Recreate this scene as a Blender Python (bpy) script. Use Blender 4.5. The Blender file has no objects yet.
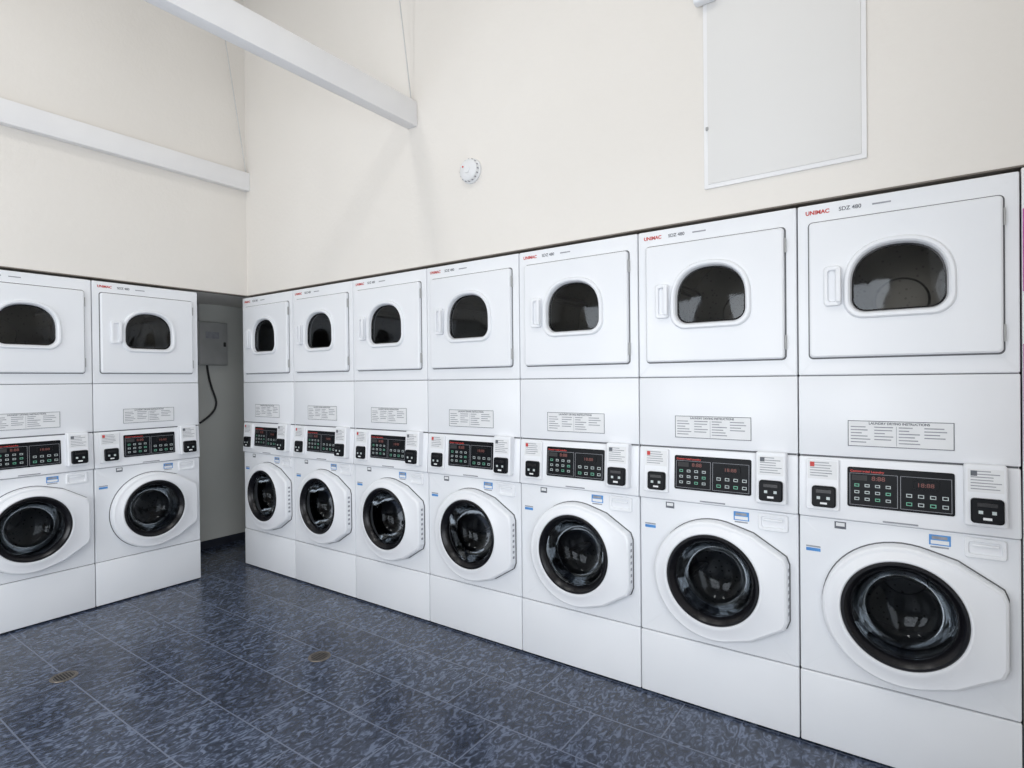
import bpy, bmesh, math, random
from math import *
from mathutils import Vector, Matrix
random.seed(3)
scene=bpy.context.scene
W=0.69; H=2.19
XL=0.05; YL=-0.386

# ------------------------------------------------------------ materials
def nodes(name):
    m=bpy.data.materials.new(name); m.use_nodes=True
    nt=m.node_tree; b=nt.nodes['Principled BSDF']
    return m,nt,b
def setp(b,**k):
    for n,v in k.items():
        key={'col':'Base Color','rough':'Roughness','metal':'Metallic','coat':'Coat Weight','spec':'Specular IOR Level'}[n]
        b.inputs[key].default_value=v if n!='col' else (*v,1)
def noise_bump(nt,b,scale,strength,dist=0.002,detail=3):
    tc=nt.nodes.new('ShaderNodeTexCoord'); n=nt.nodes.new('ShaderNodeTexNoise')
    n.inputs['Scale'].default_value=scale; n.inputs['Detail'].default_value=detail
    bp=nt.nodes.new('ShaderNodeBump'); bp.inputs['Strength'].default_value=strength; bp.inputs['Distance'].default_value=dist
    nt.links.new(tc.outputs['Object'],n.inputs['Vector']); nt.links.new(n.outputs['Fac'],bp.inputs['Height'])
    nt.links.new(bp.outputs['Normal'],b.inputs['Normal'])
    return tc,n
def mottled(name,c1,c2,scale,rough,bump=0.0,bscale=200,**k):
    m,nt,b=nodes(name); setp(b,rough=rough,**k)
    tc=nt.nodes.new('ShaderNodeTexCoord'); n=nt.nodes.new('ShaderNodeTexNoise'); n.inputs['Scale'].default_value=scale
    r=nt.nodes.new('ShaderNodeValToRGB'); r.color_ramp.elements[0].color=(*c1,1); r.color_ramp.elements[1].color=(*c2,1)
    r.color_ramp.elements[0].position=.35; r.color_ramp.elements[1].position=.65
    nt.links.new(tc.outputs['Object'],n.inputs['Vector']); nt.links.new(n.outputs['Fac'],r.inputs['Fac']); nt.links.new(r.outputs['Color'],b.inputs['Base Color'])
    if bump: noise_bump(nt,b,bscale,bump)
    return m
M={}
M['enamel']=mottled('white_enamel',(.79,.81,.84),(.825,.84,.865),2.0,.32)
M['plastic']=mottled('white_plastic',(.81,.825,.855),(.84,.855,.88),3.0,.38)
M['wall']=mottled('wall_paint_cream',(.765,.735,.69),(.795,.765,.72),.8,.75,bump=.8,bscale=38)
M['ceil']=mottled('ceiling_paint',(.76,.75,.73),(.79,.78,.76),.8,.8,bump=.3,bscale=60)
M['hatch']=mottled('access_panel_paint',(.74,.735,.72),(.77,.765,.75),.8,.7)
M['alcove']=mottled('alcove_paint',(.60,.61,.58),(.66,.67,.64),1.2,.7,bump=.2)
M['beam']=mottled('beam_paint',(.82,.82,.83),(.86,.86,.865),3,.5)
M['dark']=mottled('dark_gap',(.02,.02,.022),(.035,.034,.035),5,.7)
M['seam']=mottled('seam_grey',(.13,.135,.145),(.17,.175,.185),5,.7)
M['reveal']=mottled('reveal_trim',(.16,.14,.12),(.2,.18,.16),5,.7)
M['black']=mottled('black_gasket',(.004,.004,.006),(.007,.007,.009),8,.25,spec=.35)
M['panel']=mottled('black_control_panel',(.004,.005,.007),(.007,.008,.010),6,.3,spec=.12)
M['grey']=mottled('grey_metal',(.36,.365,.36),(.43,.435,.43),6,.4)
M['base']=mottled('baseboard_rubber',(.015,.018,.03),(.03,.035,.05),6,.5)
M['ink']=mottled('label_ink',(.10,.11,.13),(.16,.17,.19),30,.6)
M['paper']=mottled('label_paper',(.74,.75,.76),(.78,.79,.80),10,.5)
M['inkl']=mottled('label_ink_pale',(.26,.27,.30),(.34,.35,.38),30,.6)
M['red']=mottled('red_print',(.50,.03,.03),(.58,.05,.04),20,.5)
M['led']=mottled('dim_display_digits',(.16,.05,.04),(.22,.07,.06),20,.5)
M['blue']=mottled('blue_sticker',(.05,.22,.55),(.09,.30,.65),20,.4)
M['key']=mottled('keypad_print',(.42,.48,.48),(.56,.62,.62),60,.4)
M['green']=mottled('green_print',(.10,.38,.24),(.15,.46,.32),20,.4)
M['magenta']=mottled('magenta_strip',(.50,.05,.30),(.60,.09,.38),20,.5)
M['brass']=mottled('drain_metal',(.16,.14,.12),(.24,.21,.18),30,.35,metal=.8)
M['trim']=mottled('window_trim',(.55,.55,.55),(.62,.62,.62),5,.5)
def drum_mat(name,c,cd):
    m,nt,b=nodes(name); setp(b,rough=.33,metal=.85)
    tc=nt.nodes.new('ShaderNodeTexCoord'); v=nt.nodes.new('ShaderNodeTexVoronoi'); v.inputs['Scale'].default_value=38
    r=nt.nodes.new('ShaderNodeValToRGB'); r.color_ramp.elements[0].color=(*cd,1); r.color_ramp.elements[1].color=(*c,1)
    r.color_ramp.elements[0].position=.13; r.color_ramp.elements[1].position=.24
    nt.links.new(tc.outputs['Object'],v.inputs['Vector']); nt.links.new(v.outputs['Distance'],r.inputs['Fac']); nt.links.new(r.outputs['Color'],b.inputs['Base Color'])
    return m
M['drum']=drum_mat('drum_steel',(.34,.335,.32),(.22,.22,.21))
M['wdrum']=drum_mat('washer_drum_steel',(.22,.23,.24),(.04,.04,.04))
def glass(name,tint,k=1.0):
    m=bpy.data.materials.new(name); m.use_nodes=True; nt=m.node_tree; nt.nodes.clear()
    o=nt.nodes.new('ShaderNodeOutputMaterial'); mx=nt.nodes.new('ShaderNodeMixShader'); t=nt.nodes.new('ShaderNodeBsdfTransparent'); g=nt.nodes.new('ShaderNodeBsdfGlossy')
    f=nt.nodes.new('ShaderNodeFresnel'); f.inputs['IOR'].default_value=1.5
    mu=nt.nodes.new('ShaderNodeMath'); mu.operation='MULTIPLY'; mu.inputs[1].default_value=k
    t.inputs['Color'].default_value=(*tint,1); g.inputs['Roughness'].default_value=.04; g.inputs['Color'].default_value=(.9,.95,1,1)
    nt.links.new(f.outputs[0],mu.inputs[0]); nt.links.new(mu.outputs[0],mx.inputs[0]); nt.links.new(t.outputs[0],mx.inputs[1]); nt.links.new(g.outputs[0],mx.inputs[2]); nt.links.new(mx.outputs[0],o.inputs[0])
    return m
M['glass']=glass('tinted_dryer_glass',(.43,.42,.40),.7)
M['wglass']=glass('washer_bowl_glass',(.32,.33,.34),.30)
def floor_mat():
    m,nt,b=nodes('floor_tile_blue'); N=nt.nodes.new; L=nt.links.new
    tc=N('ShaderNodeTexCoord')
    br=N('ShaderNodeTexBrick'); br.offset=.5
    br.inputs['Scale'].default_value=1; br.inputs['Brick Width'].default_value=.61; br.inputs['Row Height'].default_value=.305
    br.inputs['Mortar Size'].default_value=.0035; br.inputs['Mortar Smooth'].default_value=.2
    br.inputs['Color1'].default_value=(.82,.82,.84,1); br.inputs['Color2'].default_value=(1.18,1.18,1.16,1); br.inputs['Mortar'].default_value=(0,0,0,1)
    L(tc.outputs['Object'],br.inputs['Vector'])
    n1=N('ShaderNodeTexNoise'); n1.inputs['Scale'].default_value=34; n1.inputs['Detail'].default_value=4; n1.inputs['Distortion'].default_value=1.7
    mp=N('ShaderNodeMapping'); mp.inputs['Scale'].default_value=(1,.55,1); mp.inputs['Rotation'].default_value=(0,0,.5)
    L(tc.outputs['Object'],mp.inputs['Vector']); L(mp.outputs[0],n1.inputs['Vector'])
    r=N('ShaderNodeValToRGB'); e=r.color_ramp.elements
    e[0].position=.40; e[0].color=(.020,.027,.046,1); e[1].position=.63; e[1].color=(.12,.15,.225,1)
    k=e.new(.52); k.color=(.043,.057,.095,1)
    L(n1.outputs['Fac'],r.inputs['Fac'])
    mul=N('ShaderNodeMixRGB'); mul.blend_type='MULTIPLY'; mul.inputs[0].default_value=1
    L(r.outputs[0],mul.inputs[1]); L(br.outputs['Color'],mul.inputs[2])
    mx=N('ShaderNodeMixRGB'); mx.inputs[2].default_value=(.14,.165,.23,1)
    L(br.outputs['Fac'],mx.inputs[0]); L(mul.outputs[0],mx.inputs[1]); L(mx.outputs[0],b.inputs['Base Color'])
    b.inputs['Roughness'].default_value=.27
    bp=N('ShaderNodeBump'); bp.inputs['Strength'].default_value=.2; bp.inputs['Distance'].default_value=.003
    L(n1.outputs['Fac'],bp.inputs['Height']); L(bp.outputs[0],b.inputs['Normal'])
    return m
M['floor']=floor_mat()

# ------------------------------------------------------------ mesh helpers
class MB:
    def __init__(s): s.v=[];s.f=[];s.mi=[];s.mats=[]
    def m(s,k):
        if k not in s.mats: s.mats.append(k)
        return s.mats.index(k)
    def box(s,x0,x1,y0,y1,z0,z1,mat,bev=0,seg=2):
        bm=bmesh.new(); bmesh.ops.create_cube(bm,size=1)
        for v in bm.verts:
            v.co=Vector(((x0+x1)/2+v.co.x*(x1-x0),(y0+y1)/2+v.co.y*(y1-y0),(z0+z1)/2+v.co.z*(z1-z0)))
        if bev: bmesh.ops.bevel(bm,geom=bm.edges[:],offset=bev,segments=seg,affect='EDGES',profile=.5)
        s.bm(bm,mat)
    def bm(s,bm,mat):
        o=len(s.v); bm.verts.index_update()
        s.v+=[tuple(v.co) for v in bm.verts]
        for f in bm.faces: s.f.append([o+v.index for v in f.verts]); s.mi.append(s.m(mat))
        bm.free()
    def loft(s,rings,mat,cap0=False,cap1=False,flip=False):
        o=len(s.v); n=len(rings[0])
        for r in rings: s.v+=[tuple(p) for p in r]
        for i in range(len(rings)-1):
            for j in range(n):
                a=o+i*n+j;b=o+i*n+(j+1)%n;c=o+(i+1)*n+(j+1)%n;d=o+(i+1)*n+j
                s.f.append([a,b,c,d] if not flip else [d,c,b,a]); s.mi.append(s.m(mat))
        if cap0: s.f.append([o+j for j in range(n)][::(-1 if not flip else 1)]); s.mi.append(s.m(mat))
        if cap1:
            q=o+(len(rings)-1)*n; s.f.append([q+j for j in range(n)][::(1 if not flip else -1)]); s.mi.append(s.m(mat))
    def quad(s,x0,x1,z0,z1,y,mat):
        o=len(s.v); s.v+=[(x0,y,z0),(x1,y,z0),(x1,y,z1),(x0,y,z1)]; s.f.append([o,o+1,o+2,o+3]); s.mi.append(s.m(mat))
    def mesh(s,name,ang=35):
        me=bpy.data.meshes.new(name); me.from_pydata(s.v,[],s.f)
        for k in s.mats: me.materials.append(M[k])
        for p,i in zip(me.polygons,s.mi): p.material_index=i; p.use_smooth=True
        me.update()
        bm=bmesh.new(); bm.from_mesh(me); bmesh.ops.recalc_face_normals(bm,faces=bm.faces[:]); bm.to_mesh(me); bm.free()
        me.set_sharp_from_angle(angle=radians(ang))
        return me
def obj(name,me,parent=None,loc=(0,0,0),rot=0):
    o=bpy.data.objects.new(name,me); scene.collection.objects.link(o); o.location=loc; o.rotation_euler=(0,0,rot)
    if parent: o.parent=parent
    return o
def rrect(w,h,r,n=6):
    pts=[]
    for cx,cy,a0 in ((w/2-r,h/2-r,0),(-w/2+r,h/2-r,90),(-w/2+r,-h/2+r,180),(w/2-r,-h/2+r,270)):
        for i in range(n+1):
            a=radians(a0+90*i/n); pts.append((cx+r*cos(a),cy+r*sin(a)))
    return pts
def circ(r,n=72): return [(r*cos(2*pi*i/n),r*sin(2*pi*i/n)) for i in range(n)]
def dshape(w,h,rb):
    pts=[]; ze=h/2-.58*h
    for i in range(25):
        a=pi*i/24; e=.86
        c,s_=cos(a),sin(a)
        pts.append((w/2*abs(c)**e*(1 if c>=0 else -1), ze+.58*h*abs(s_)**e))
    for cx,a0 in ((-w/2+rb,180),(w/2-rb,270)):
        for i in range(8):
            a=radians(a0+90*i/7); pts.append((cx+rb*cos(a),-h/2+rb+rb*sin(a)))
    return pts
def radial(poly,a):
    dx,dz=cos(a),sin(a); best=0
    n=len(poly)
    for i in range(n):
        x1,z1=poly[i]; x2,z2=poly[(i+1)%n]; ex,ez=x2-x1,z2-z1
        den=dx*ez-dz*ex
        if abs(den)<1e-12: continue
        t=(x1*ez-z1*ex)/den; u=(x1*dz-z1*dx)/den
        if t>0 and -1e-6<=u<=1+1e-6: best=max(best,t)
    return best
def rings(center,spec,extra=96):
    A=set(round(2*pi*i/extra,5) for i in range(extra))
    for s in spec:
        if len(s[0])<60:
            for x,z in s[0]: A.add(round(atan2(z,x)%(2*pi),5))
    A=sorted(A); B=[A[0]]
    for a in A[1:]:
        if a-B[-1]>.004: B.append(a)
    out=[]
    for s in spec:
        out.append([(center[0]+radial(s[0],a)*cos(a), s[1], center[1]+radial(s[0],a)*sin(a)+(s[2] if len(s)>2 else 0)) for a in B])
    return out
def textmesh(body,size,mat,x,y,z,bold=0.0,sx=1):
    cu=bpy.data.curves.new('t','FONT'); cu.body=body; cu.size=size; cu.offset=bold
    ob=bpy.data.objects.new('t',cu); scene.collection.objects.link(ob)
    dg=bpy.context.evaluated_depsgraph_get(); me=bpy.data.meshes.new_from_object(ob.evaluated_get(dg))
    v=[(x+p.co.x*sx,y,z+p.co.y) for p in me.vertices]; f=[list(p.vertices) for p in me.polygons]
    bpy.data.objects.remove(ob)
    return v,f
def addtext(mb,*a,**k):
    v,f=textmesh(*a,**k); o=len(mb.v); mb.v+=v
    for q in f: mb.f.append([o+i for i in q]); mb.mi.append(mb.m(a[2]))

# ------------------------------------------------------------ machine parts (local: x 0..W, front at y=0 facing -y)
PARTS=[]
x0,x1=.0022,W-.0022
D=.70
mb=MB()
mb.box(x0+.004,x0+.016,.012,D,.012,H-.004,'enamel'); mb.box(x1-.016,x1-.004,.012,D,.012,H-.004,'enamel')
mb.box(x0+.004,x1-.004,D-.012,D,.012,H-.004,'enamel'); mb.box(x0+.004,x1-.004,.012,D,H-.016,H-.004,'enamel')
mb.box(x0+.004,x1-.004,.012,D,.012,.03,'enamel'); mb.box(x0+.016,x1-.016,.03,D-.02,1.165,1.19,'dark')
for fx in (.06,W-.06):
    for fy in (.06,D-.06): mb.box(fx-.02,fx+.02,fy-.02,fy+.02,0,.013,'dark')
for z in (.300,.931,1.176,1.500): mb.box(x0+.006,x1-.006,.010,.03,z-.02,z+.02,'seam')
PARTS.append(('cabinet',mb.mesh('cabinet')))
mb=MB()
mb.box(x0,x1,-.003,.02,.010,.2985,'enamel',.005,3)
mb.box(x0,x1,0,.02,1.180,1.4985,'enamel',.004,3)
PARTS.append(('lower_panels',mb.mesh('lower_panels',20)))
def plate_hole(zc0,zc1,center,hole,mat,y=0.0):
    w=x1-x0; hh=zc1-zc0; cx=(x0+x1)/2; cz=(zc0+zc1)/2
    dx=cx-center[0]; dz=cz-center[1]
    def sh(i,r): return [(a+dx,b+dz) for a,b in rrect(w-2*i,hh-2*i,r)]
    R=rings(center,[(sh(0,.006),y+.02),(sh(0,.006),y+.006),(sh(.002,.006),y+.001),(sh(.006,.005),y),(hole,y),(hole,y+.02)])
    mb=MB(); mb.loft(R,mat); return mb
WC=(.350,.610)
DC=(.341,1.868)
mb=plate_hole(.3015,.930,WC,circ(.2),'enamel'); PARTS.append(('washer_front',mb.mesh('washer_front',12)))
dh=[(a,b) for a,b in dshape(.31,.262,.05)]
mb=plate_hole(1.5015,H,DC,dh,'enamel'); PARTS.append(('dryer_front',mb.mesh('dryer_front',12)))
mb=MB()
bm=bmesh.new(); bmesh.ops.create_cube(bm,size=1)
for v in bm.verts:
    z=.933 if v.co.z<0 else 1.173
    y=.02 if v.co.y>0 else (-.014 if v.co.z<0 else 0.0)
    v.co=Vector(((x0+x1)/2+v.co.x*(x1-x0),y,z))
bmesh.ops.bevel(bm,geom=bm.edges[:],offset=.006,segments=3,affect='EDGES',profile=.5)
mb.bm(bm,'plastic'); PARTS.append(('control_fascia',mb.mesh('control_fascia',20)))
# ---- dryer door
mb=MB()
ox=(.046+.643)/2-DC[0]; oz=(1.572+2.112)/2-DC[1]
def dd(i,r): return [(a+ox,b+oz) for a,b in rrect(.597-2*i,.540-2*i,r)]
R=rings(DC,[(dd(0,.014),0.0),(dd(0,.014),-.014),(dd(.002,.014),-.019),(dd(.007,.012),-.022),
            (dshape(.352,.302,.07),-.022),(dshape(.346,.296,.068),-.030),(dshape(.338,.288,.066),-.034),(dshape(.318,.268,.06),-.034),
            (dshape(.306,.256,.055),-.028),(dshape(.296,.246,.05),-.012),(dshape(.296,.246,.05),.02)])
mb.loft(R,'enamel'); 
R=rings(DC,[(dd(-.006,.018),-.0005),(dd(.004,.014),-.0008)]); mb.loft(R,'seam')
PARTS.append(('dryer_door',mb.mesh('dryer_door',24)))
mb=MB()
hc=(.130,1.850)
R=rings(hc,[(rrect(.060,.156,.014),-.021),(rrect(.060,.156,.014),-.036),(rrect(.054,.150,.013),-.041),(rrect(.034,.126,.010),-.041),(rrect(.028,.118,.010),-.030)],48)
mb.loft(R,'plastic',cap1=True)
mb.box(.142,.160,-.054,-.036,1.785,1.915,'plastic',.004)
PARTS.append(('dryer_door_handle',mb.mesh('dryer_door_handle',24)))
mb=MB()
for z in (1.64,2.04): 
    mb.box(.644,.650,-.014,.0,z-.03,z+.03,'grey',.002)
PARTS.append(('dryer_door_hinges',mb.mesh('dryer_door_hinges')))
mb=MB()
R=rings(DC,[(dshape(.297,.247,.05),-.010),(dshape(.284,.234,.045),-.008),(dshape(.282,.232,.045),-.002),(dshape(.29,.24,.05),.01)]); mb.loft(R,'black')
PARTS.append(('dryer_gasket',mb.mesh('dryer_gasket')))
mb=MB(); R=rings(DC,[(dshape(.286,.236,.045),-.006),(dshape(.2,.16,.04),-.008)]); mb.loft(R,'glass',cap1=True)
PARTS.append(('dryer_glass',mb.mesh('dryer_glass')))
mb=MB(); dc=(.343,1.84)
R=[[(dc[0]+r*cos(2*pi*i/48),y,dc[1]+r*sin(2*pi*i/48)) for i in range(48)] for r,y in ((.20,.03),(.22,.05),(.30,.07),(.30,.60),(.28,.61))]
mb.loft(R,'drum'); 
R=[[(dc[0]+r*cos(2*pi*i/48),y,dc[1]+r*sin(2*pi*i/48)) for i in range(48)] for r,y in ((.30,.60),(.11,.60),(.10,.59),(.001,.59))]
mb.loft(R,'drum',cap1=True)
for k in range(3):
    a=radians(35+120*k); c=Vector((dc[0]+.275*cos(a),.33,dc[1]+.275*sin(a)))
    bm=bmesh.new(); bmesh.ops.create_cube(bm,size=1)
    for v in bm.verts: v.co=Vector((v.co.x*.06,v.co.y*.5,v.co.z*(.05 if v.co.x>0 else .02)))
    bmesh.ops.bevel(bm,geom=bm.edges[:],offset=.006,segments=2,affect='EDGES')
    bmesh.ops.transform(bm,matrix=Matrix.Translation(c)@Matrix.Rotation(-a,4,'Y'),verts=bm.verts)
    mb.bm(bm,'drum')
PARTS.append(('dryer_drum',mb.mesh('dryer_drum')))
# ---- washer door
def wpoly(R,rx,k):
    pts=[(R*cos(a),R*sin(a)) for a in [radians(d) for d in range(72,289,6)]]
    pts+=[(R*.62,-R*.86),(rx-.012,-k*R*.56),(rx,-k*R*.44),(rx,k*R*.44),(rx-.012,k*R*.56),(R*.62,R*.86)]
    return pts
mb=MB()
P=lambda i: wpoly(.264-i,.303-i,1.0)
R=rings((WC[0],WC[1]-.008),[(P(-.004),-.0006),(P(.004),-.0012)]); mb.loft(R,'seam')
R=rings((WC[0],WC[1]-.008),[(P(.004),0.0),(P(0),-.006),(P(0),-.038),(P(.004),-.047),(P(.012),-.052),(P(.022),-.052),
       (circ(.216),-.062,.006),(circ(.208),-.066,.008),(circ(.202),-.066,.010),(circ(.196),-.060,.010)])
mb.loft(R,'plastic'); PARTS.append(('washer_door_ring',mb.mesh('washer_door_ring',24)))
mb=MB(); c=(WC[0],WC[1]+.002)
def cr(l): return [[(c[0]+r*cos(2*pi*i/72),y,c[1]+r*sin(2*pi*i/72)) for i in range(72)] for r,y in l]
mb.loft(cr([(.198,-.050),(.198,-.064),(.194,-.068),(.186,-.068),(.178,-.060),(.169,-.050),(.164,-.040),(.160,-.03)]),'black')
PARTS.append(('washer_door_bezel',mb.mesh('washer_door_bezel')))
mb=MB(); mb.loft(cr([(.163,-.040),(.158,-.02),(.150,.02),(.138,.05),(.115,.075),(.085,.09),(.05,.098),(.02,.1)]),'wglass',cap1=True)
PARTS.append(('washer_bowl',mb.mesh('washer_bowl',80)))
mb=MB(); mb.loft(cr([(.2,.02),(.172,.03),(.168,.07),(.19,.08)]),'black'); 
mb.loft(cr([(.19,.08),(.255,.10),(.255,.5)]),'wdrum'); mb.loft(cr([(.255,.5),(.09,.49),(.08,.47),(.002,.47)]),'wdrum',cap1=True)
for k in range(3):
    a=radians(90+120*k); cc=Vector((c[0]+.225*cos(a),.30,c[1]+.225*sin(a)))
    bm=bmesh.new(); bmesh.ops.create_cube(bm,size=1)
    for v in bm.verts: v.co=Vector((v.co.x*.06,v.co.y*.36,v.co.z*(.06 if v.co.x>0 else .02)))
    bmesh.ops.bevel(bm,geom=bm.edges[:],offset=.006,segments=2,affect='EDGES')
    bmesh.ops.transform(bm,matrix=Matrix.Translation(cc)@Matrix.Rotation(-a,4,'Y'),verts=bm.verts)
    mb.bm(bm,'wdrum')
PARTS.append(('washer_drum',mb.mesh('washer_drum')))
mb=MB()
for k in range(7):
    z=WC[1]-.09+k*.03
    mb.box(WC[0]+.300,WC[0]+.3040,-.032,-.016,z-.007,z+.007,'inkl',.001,1)
PARTS.append(('door_grip_slots',mb.mesh('door_grip_slots')))
mb=MB(); dc2=(.592,.885)
R=rings(dc2,[(rrect(.118,.072,.012),-.0),(rrect(.118,.072,.012),-.006),(rrect(.112,.066,.010),-.009),(rrect(.094,.046,.010),-.009),(rrect(.088,.040,.009),-.003)],40)
mb.loft(R,'plastic',cap1=True); mb.box(.554,.630,-.012,-.003,.890,.900,'plastic',.003)
PARTS.append(('dispenser_drawer',mb.mesh('dispenser_drawer')))
# ---- controls; sit on the sloping fascia
def fy(z): return -.014+(z-.935)/(1.170-.935)*.014
def tilt(mbs,scale=1,zc=0,dx=0):
    for i,(x,y,z) in enumerate(mbs.v):
        z=zc+(z-1.05)*scale if zc else z
        mbs.v[i]=(x+dx,y+fy(z),z)
mb=MB()
pc=(.341,1.057)
R=rings(pc,[(rrect(.334,.178,.008),0.0),(rrect(.334,.178,.008),-.004),(rrect(.328,.172,.007),-.006)],40); mb.loft(R,'panel',cap1=True)
Y=-.0066
def frame(xa,xb,za,zb,t,mat,y=Y):
    mb.quad(xa,xb,za,za+t,y,mat);mb.quad(xa,xb,zb-t,zb,y,mat);mb.quad(xa,xa+t,za,zb,y,mat);mb.quad(xb-t,xb,za,zb,y,mat)
frame(.182,.338,.978,1.120,.0016,'inkl'); frame(.346,.500,.978,1.120,.0016,'inkl')
addtext(mb,'Commercial Laundry',.013,'red',.184,Y,1.125,bold=.0004)
mb.quad(.190,.240,1.088,1.112,Y,'dark'); 
for r in range(3):
    for c_ in range(4):
        xx=.198+c_*.034; zz=1.068-r*.030
        mb.quad(xx,xx+.016,zz-.008,zz+.005,Y,'key' if (r+c_)%4 else 'green')
        mb.quad(xx+.0025,xx+.0135,zz-.005,zz+.002,Y-.0003,'panel')
addtext(mb,'8:88',.026,'led',.254,Y,1.091,bold=.0002)
mb.box(.385,.465,-.009,-.005,1.070,1.106,'panel',.001)
addtext(mb,'18:88',.024,'led',.396,-.0095,1.079,bold=.0002)
for c_ in range(4):
    for r in range(2):
        xx=.364+c_*.036; zz=1.040-r*.036
        mb.quad(xx,xx+.018,zz-.009,zz+.006,Y,'key' if r==0 or c_%2 else 'green'); mb.quad(xx+.0025,xx+.0155,zz-.006,zz+.003,Y-.0003,'panel')
tilt(mb,.86,1.060); PARTS.append(('control_panel',mb.mesh('control_panel',20)))
mb=MB()
R=rings((.088,1.052),[(rrect(.118,.214,.008),0.0),(rrect(.118,.214,.008),-.010),(rrect(.112,.208,.007),-.013)],40); mb.loft(R,'plastic',cap1=True)
mb.quad(.036,.140,1.075,1.152,-.0134,'paper')
for k in range(6): mb.quad(.044,.044+.088*(.7+.3*random.random()),1.142-k*.011,1.1455-k*.011,-.0138,'inkl')
mb.quad(.044,.060,1.126,1.146,-.014,'red')
R=rings((.094,1.003),[(rrect(.084,.088,.012),-.012),(rrect(.084,.088,.012),-.024),(rrect(.076,.080,.010),-.028)],40); mb.loft(R,'panel',cap1=True)
mb.box(.066,.122,-.031,-.027,1.018,1.034,'black',.001)
for (xa,xb,za,zb,mt) in ((.070,.082,.992,1.004,'key'),(.104,.116,.992,1.004,'key'),(.082,.106,.972,.980,'paper')):
    mb.quad(xa,xb,za,zb,-.0284,mt)
tilt(mb,.94,1.064); PARTS.append(('card_reader',mb.mesh('card_reader',20)))
mb=MB()
R=rings((.603,1.052),[(rrect(.118,.232,.010),0.0),(rrect(.118,.232,.010),-.034),(rrect(.112,.226,.010),-.038),(rrect(.104,.218,.008),-.040)],40); mb.loft(R,'plastic',cap1=True)
mb.quad(.554,.652,1.065,1.152,-.0404,'paper')
for k in range(7): mb.quad(.562,.562+.084*(.65+.35*random.random()),1.142-k*.011,1.1455-k*.011,-.0408,'inkl')
mb.quad(.562,.580,1.126,1.146,-.041,'ink')
R=rings((.606,.998),[(rrect(.090,.092,.012),-.039),(rrect(.090,.092,.012),-.052),(rrect(.082,.084,.010),-.056)],40); mb.loft(R,'panel',cap1=True)
mb.box(.578,.634,-.059,-.055,1.014,1.030,'black',.001)
for (xa,xb,za,zb,mt) in ((.582,.594,.988,1.000,'key'),(.618,.630,.988,1.000,'key'),(.594,.618,.966,.975,'paper')):
    mb.quad(xa,xb,za,zb,-.0564,mt)
tilt(mb,.92,1.075,-.012); PARTS.append(('payment_box',mb.mesh('payment_box',20)))
# labels
mb=MB()
def label(xa,xb,za,zb,y):
    mb.box(xa,xb,y-.001,y+.001,za,zb,'paper')
    t=.0026; yy=y-.0014
    mb.quad(xa,xb,za,za+t,yy,'ink');mb.quad(xa,xb,zb-t,zb,yy,'ink');mb.quad(xa,xa+t,za,zb,yy,'ink');mb.quad(xb-t,xb,za,zb,yy,'ink')
    addtext(mb,'LAUNDRY DRYING INSTRUCTIONS',.012,'ink',xa+.07,yy,zb-.014,bold=.0004)
    cw=(xb-xa-.02)/4
    for c_ in range(4):
        n=(6,5,6,4)[c_]
        for k in range(n):
            z=zb-.026-k*.0118
            if z<za+.006: break
            mb.quad(xa+.01+c_*cw,xa+.01+c_*cw+cw*(.40+.5*random.random()),z,z+.0040,yy,'inkl')
    mb.quad(xa+.008+2*cw-.006,xa+.008+2*cw-.0045,za+.006,zb-.02,yy,'inkl')
label(.176,.508,1.224,1.324,-.0015)
addtext(mb,'UNIMAC',.022,'red',.032,-.0008,2.149,bold=.0008,sx=1.0)
addtext(mb,'SDZ 480',.021,'ink',.150,-.0008,2.149,bold=.0004)
mb.quad(.262,.322,2.152,2.158,-.0008,'inkl')
mb.quad(.128,.168,.893,.921,-.0008,'ink'); mb.quad(.133,.163,.903,.917,-.0012,'paper')
mb.quad(.026,.078,.790,.803,-.0008,'blue'); mb.quad(.026,.078,.806,.812,-.0008,'inkl')
mb.quad(.432,.496,.876,.914,-.0008,'blue'); mb.quad(.437,.491,.880,.894,-.0012,'paper'); mb.quad(.440,.486,.898,.909,-.0012,'inkl')
mb.quad(.436,.490,.866,.872,-.0008,'inkl')
mb.quad(.290,.400,.940,.946,-.0150,'inkl')
PARTS.append(('labels',mb.mesh('labels')))

def unit(loc,rot):
    e=bpy.data.objects.new('stacked_washer_dryer',None); scene.collection.objects.link(e); e.location=loc; e.rotation_euler=(0,0,rot)
    e.empty_display_size=.2
    for n,me in PARTS: obj(n,me,e)
for i in range(7): unit((i*W,0,0),0)
for i in range(3): unit((XL,YL-(i+1)*W,0),pi/2)

# ------------------------------------------------------------ room
RX=4.90; RY=-5.0; CZ=4.85; AX=-.74; AY=.80; WY=.035; WX=.015; SB=2.216
def simple(name,boxes,mat,bev=0):
    mb=MB()
    for b in boxes: mb.box(*b,mat,bev)
    return obj(name,mb.mesh(name))
simple('floor',[(AX-.1,RX+.1,RY-.1,AY+.1,-.1,0)],'floor')
simple('ceiling',[(AX-.1,RX+.1,RY-.1,AY+.1,CZ,CZ+.1)],'ceil')
simple('wall_back_upper',[(WX,RX,WY,AY,SB,CZ)],'wall')
simple('wall_left_upper',[(AX,WX,RY,AY,SB,CZ)],'wall')
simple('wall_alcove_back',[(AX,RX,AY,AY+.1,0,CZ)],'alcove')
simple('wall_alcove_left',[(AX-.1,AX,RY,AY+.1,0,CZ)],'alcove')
dy0,dy1=-3.6,-1.4
simple('wall_right',[(RX,RX+.1,dy1,AY,0,CZ),(RX,RX+.1,RY,dy0,0,CZ),(RX,RX+.1,dy0,dy1,2.3,CZ)],'wall')
wx=[(.6,2.2),(2.7,4.3)]; wz=(.5,2.6)
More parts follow.
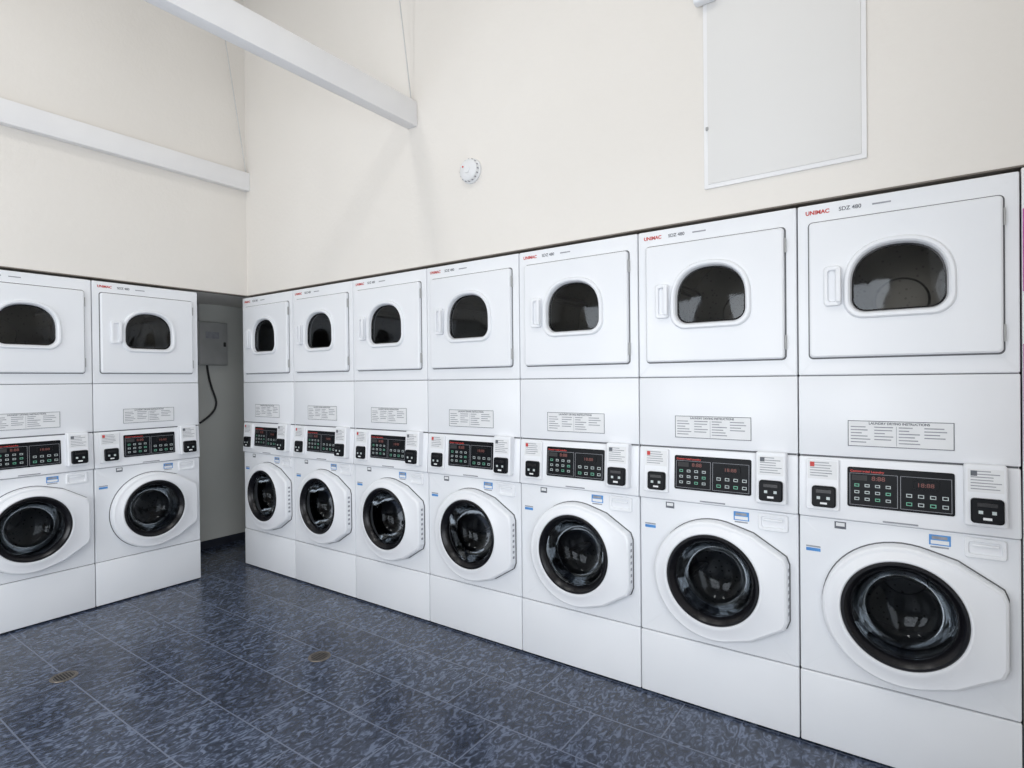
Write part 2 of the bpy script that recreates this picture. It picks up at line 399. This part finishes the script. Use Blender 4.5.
bx=[(AX,RX,RY-.1,RY,0,wz[0]),(AX,RX,RY-.1,RY,wz[1],CZ),(AX,wx[0][0],RY-.1,RY,wz[0],wz[1]),(wx[0][1],wx[1][0],RY-.1,RY,wz[0],wz[1]),(wx[1][1],RX,RY-.1,RY,wz[0],wz[1])]
simple('wall_front',bx,'wall')
for i,(a,b) in enumerate(wx):
    t=.05; m=(a+b)/2
    simple('window_%d'%(i+1),[(a,a+t,RY-.08,RY-.02,wz[0],wz[1]),(b-t,b,RY-.08,RY-.02,wz[0],wz[1]),(a,b,RY-.08,RY-.02,wz[0],wz[0]+t),(a,b,RY-.08,RY-.02,wz[1]-t,wz[1]),(m-.02,m+.02,RY-.08,RY-.02,wz[0],wz[1])],'trim')
simple('trim_doorway',[(RX+.02,RX+.08,dy0,dy0+.06,0,2.3),(RX+.02,RX+.08,dy1-.06,dy1,0,2.3),(RX+.02,RX+.08,dy0,dy1,2.24,2.3)],'trim')
simple('baseboard_left',[(AX,AX+.012,RY,AY,0,.07)],'base')
simple('baseboard_back',[(AX,RX,AY-.012,AY,0,.07)],'base')
simple('trim_back',[(WX,RX,WY-.006,WY+.05,SB-.006,SB)],'reveal')
simple('trim_left',[(WX-.05,WX+.006,RY,WY,SB-.006,SB)],'reveal')
mb=MB(); mb.box(4.8335,4.8985,.006,.026,0.001,2.20,'beam',.002); mb.box(4.836,4.860,.001,.006,1.20,1.60,'magenta'); mb.box(4.836,4.860,.001,.006,1.78,2.06,'magenta')  # white filler beside the last unit, with thin magenta strips
obj('trim_right',mb.mesh('trim_right'))
BZ0,BZ1=3.10,3.257
simple('ceiling_beam',[(1.895,1.975,RY,WY,BZ0,BZ1)],'beam',.004)
simple('ceiling_beam',[(WX,.075,RY,WY,3.07,3.215)],'beam',.004)
def rod(name,a,b,r,mat):
    a,b=Vector(a),Vector(b); d=(b-a); bm=bmesh.new()
    bmesh.ops.create_cone(bm,cap_ends=True,segments=10,radius1=r,radius2=r,depth=d.length)
    bmesh.ops.transform(bm,matrix=Matrix.Translation((a+b)/2)@d.to_track_quat('Z','Y').to_matrix().to_4x4(),verts=bm.verts)
    mb=MB(); mb.bm(bm,mat); return obj(name,mb.mesh(name))
rod('suspension_cable',(1.94,.02,BZ1-.01),(1.94,.02-.25,CZ),.004,'trim')
rod('suspension_cable',(.05,.02,3.2),(.05,.02-.26,CZ),.004,'trim')
mb=MB()
def disc(c,l,n=40): return [[(c[0]+r*cos(2*pi*i/n),y,c[2]+r*sin(2*pi*i/n)) for i in range(n)] for r,y in l]
S=(2.41,WY,2.722)
mb.loft(disc(S,[(.072,WY),(.072,WY-.012),(.066,WY-.016),(.062,WY-.036),(.052,WY-.044),(.022,WY-.046),(.020,WY-.050),(.004,WY-.050)]),'paper',cap1=True)
mb.loft(disc((S[0]-.03,0,S[2]+.02),[(.005,WY-.043),(.005,WY-.049),(.001,WY-.049)],12),'red',cap1=True)
for k in range(16):
    a=2*pi*k/16; xx=S[0]+.0635*cos(a); zz=S[2]+.0635*sin(a)
    mb.box(xx-.003,xx+.003,WY-.032,WY-.020,zz-.003,zz+.003,'inkl')
obj('smoke_detector',mb.mesh('smoke_detector'))
mb=MB(); px0,px1,pz0,pz1=3.759,4.385,2.345,3.36
mb.box(px0,px1,WY-.010,WY-.0005,pz0,pz1,'beam',.003); mb.box(px0+.018,px1-.018,WY-.014,WY-.004,pz0+.018,pz1-.018,'hatch',.003)
mb.box(px0+.01,px0+.022,WY-.018,WY-.006,pz0+.26,pz0+.275,'grey',.002)
obj('wall_access_panel',mb.mesh('wall_access_panel'))
mb=MB(); mb.box(3.73,3.82,WY-.060,WY-.016,3.165,3.25,'plastic',.008,3); mb.box(3.745,3.805,WY-.063,WY-.05,3.182,3.23,'paper',.002)
mb.box(3.735,3.815,WY-.02,WY-.0145,3.18,3.24,'plastic')
obj('motion_sensor',mb.mesh('motion_sensor'))
mb=MB()
mb.box(AX,AX+.075,-.03,.235,1.66,2.05,'grey',.006,2); mb.box(AX+.075,AX+.085,-.022,.227,1.668,2.042,'grey',.004,2)
mb.box(AX+.085,AX+.095,.19,.21,1.83,1.87,'dark',.002); mb.box(AX+.085,AX+.087,.03,.15,1.90,1.96,'inkl')
mb.box(AX,AX+.04,-.02,.0,2.05,2.21,'grey',.004)
pts=[Vector(p) for p in ((AX+.04,.06,1.67),(AX+.045,.07,1.55),(AX+.04,.11,1.42),(AX+.04,.15,1.33),(AX+.035,.13,1.24),(AX+.03,.06,1.18),(AX+.02,.0,1.14))]
cu=bpy.data.curves.new('c','CURVE'); cu.dimensions='3D'; cu.bevel_depth=.009; sp=cu.splines.new('NURBS'); sp.points.add(len(pts)-1)
for p,q in zip(sp.points,pts): p.co=(*q,1)
sp.use_endpoint_u=True; sp.order_u=4
ob=bpy.data.objects.new('c',cu); scene.collection.objects.link(ob)
me=bpy.data.meshes.new_from_object(ob.evaluated_get(bpy.context.evaluated_depsgraph_get()))
o=len(mb.v); mb.v+=[tuple(v.co) for v in me.vertices]
for p in me.polygons: mb.f.append([o+i for i in p.vertices]); mb.mi.append(mb.m('dark'))
bpy.data.objects.remove(ob)
obj('electrical_box',mb.mesh('electrical_box'))
def drain(x,y):
    mb=MB(); n=32
    R=[[(x+r*cos(2*pi*i/n),y+r*sin(2*pi*i/n),z) for i in range(n)] for r,z in ((.060,0.0),(.058,.003),(.048,.004),(.044,.002),(.001,.002))]
    mb.loft(R[:4],'brass'); mb.loft(R[3:],'dark',cap1=True)
    for k in range(-3,4):
        w=sqrt(.044**2-(k*.0125)**2); mb.box(x-w,x+w,y+k*.0125-.0018,y+k*.0125+.0018,.001,.0034,'brass')
    obj('floor_drain',mb.mesh('floor_drain'))
drain(.96,-1.53); drain(1.87,-.66)

# ------------------------------------------------------------ light
def area(name,loc,rot,sx,sy,p,col):
    l=bpy.data.lights.new(name,'AREA'); l.shape='RECTANGLE'; l.size=sx; l.size_y=sy; l.energy=p; l.color=col
    o=bpy.data.objects.new(name,l); scene.collection.objects.link(o); o.location=loc; o.rotation_euler=rot; return o
area('window_daylight',(1.4,RY+.03,1.55),(radians(90),0,0),1.5,2.0,44,(.95,.97,1))
area('window_daylight',(3.5,RY+.03,1.55),(radians(90),0,0),1.5,2.0,50,(.95,.97,1))
area('door_daylight',(RX-.02,-2.5,1.2),(0,radians(90),0),2.1,2.1,38,(.95,.97,1))
for (lx,ly) in ((1.6,-2.4),(3.6,-2.4)):  # unseen overhead fixtures, added to give the room fill light
    simple('added_fill_housing',[(lx-.15,lx+.15,ly-.65,ly+.65,CZ-.08,CZ)],'plastic',.01)
    area('added_fill_light',(lx,ly,CZ-.1),(0,0,0),.3,1.3,18,(1,.98,.95))
w=bpy.data.worlds.new('World'); scene.world=w; w.use_nodes=True
bg=w.node_tree.nodes['Background']; bg.inputs[0].default_value=(.75,.87,1,1); bg.inputs[1].default_value=1.1

# ------------------------------------------------------------ camera
cx,cy,cz,yaw,pit,rol,f=4.535,-2.6012,1.4924,.6126,-.0058,-.0102,574.46
fw=Vector((-sin(yaw)*cos(pit),cos(yaw)*cos(pit),sin(pit))); r=Vector((cos(yaw),sin(yaw),0)); u=r.cross(fw)
r2=r*cos(rol)+u*sin(rol); u2=-r*sin(rol)+u*cos(rol)
mt=Matrix((r2,u2,-fw)).transposed().to_4x4(); mt.translation=(cx,cy,cz)
cam=bpy.data.cameras.new('camera'); co=bpy.data.objects.new('camera',cam); scene.collection.objects.link(co)
co.matrix_world=mt; cam.sensor_width=36; cam.lens=f/1024*36; cam.clip_start=.02
scene.camera=co
scene.view_settings.view_transform='Standard'
scene.view_settings.look='None'
scene.view_settings.exposure=0.0
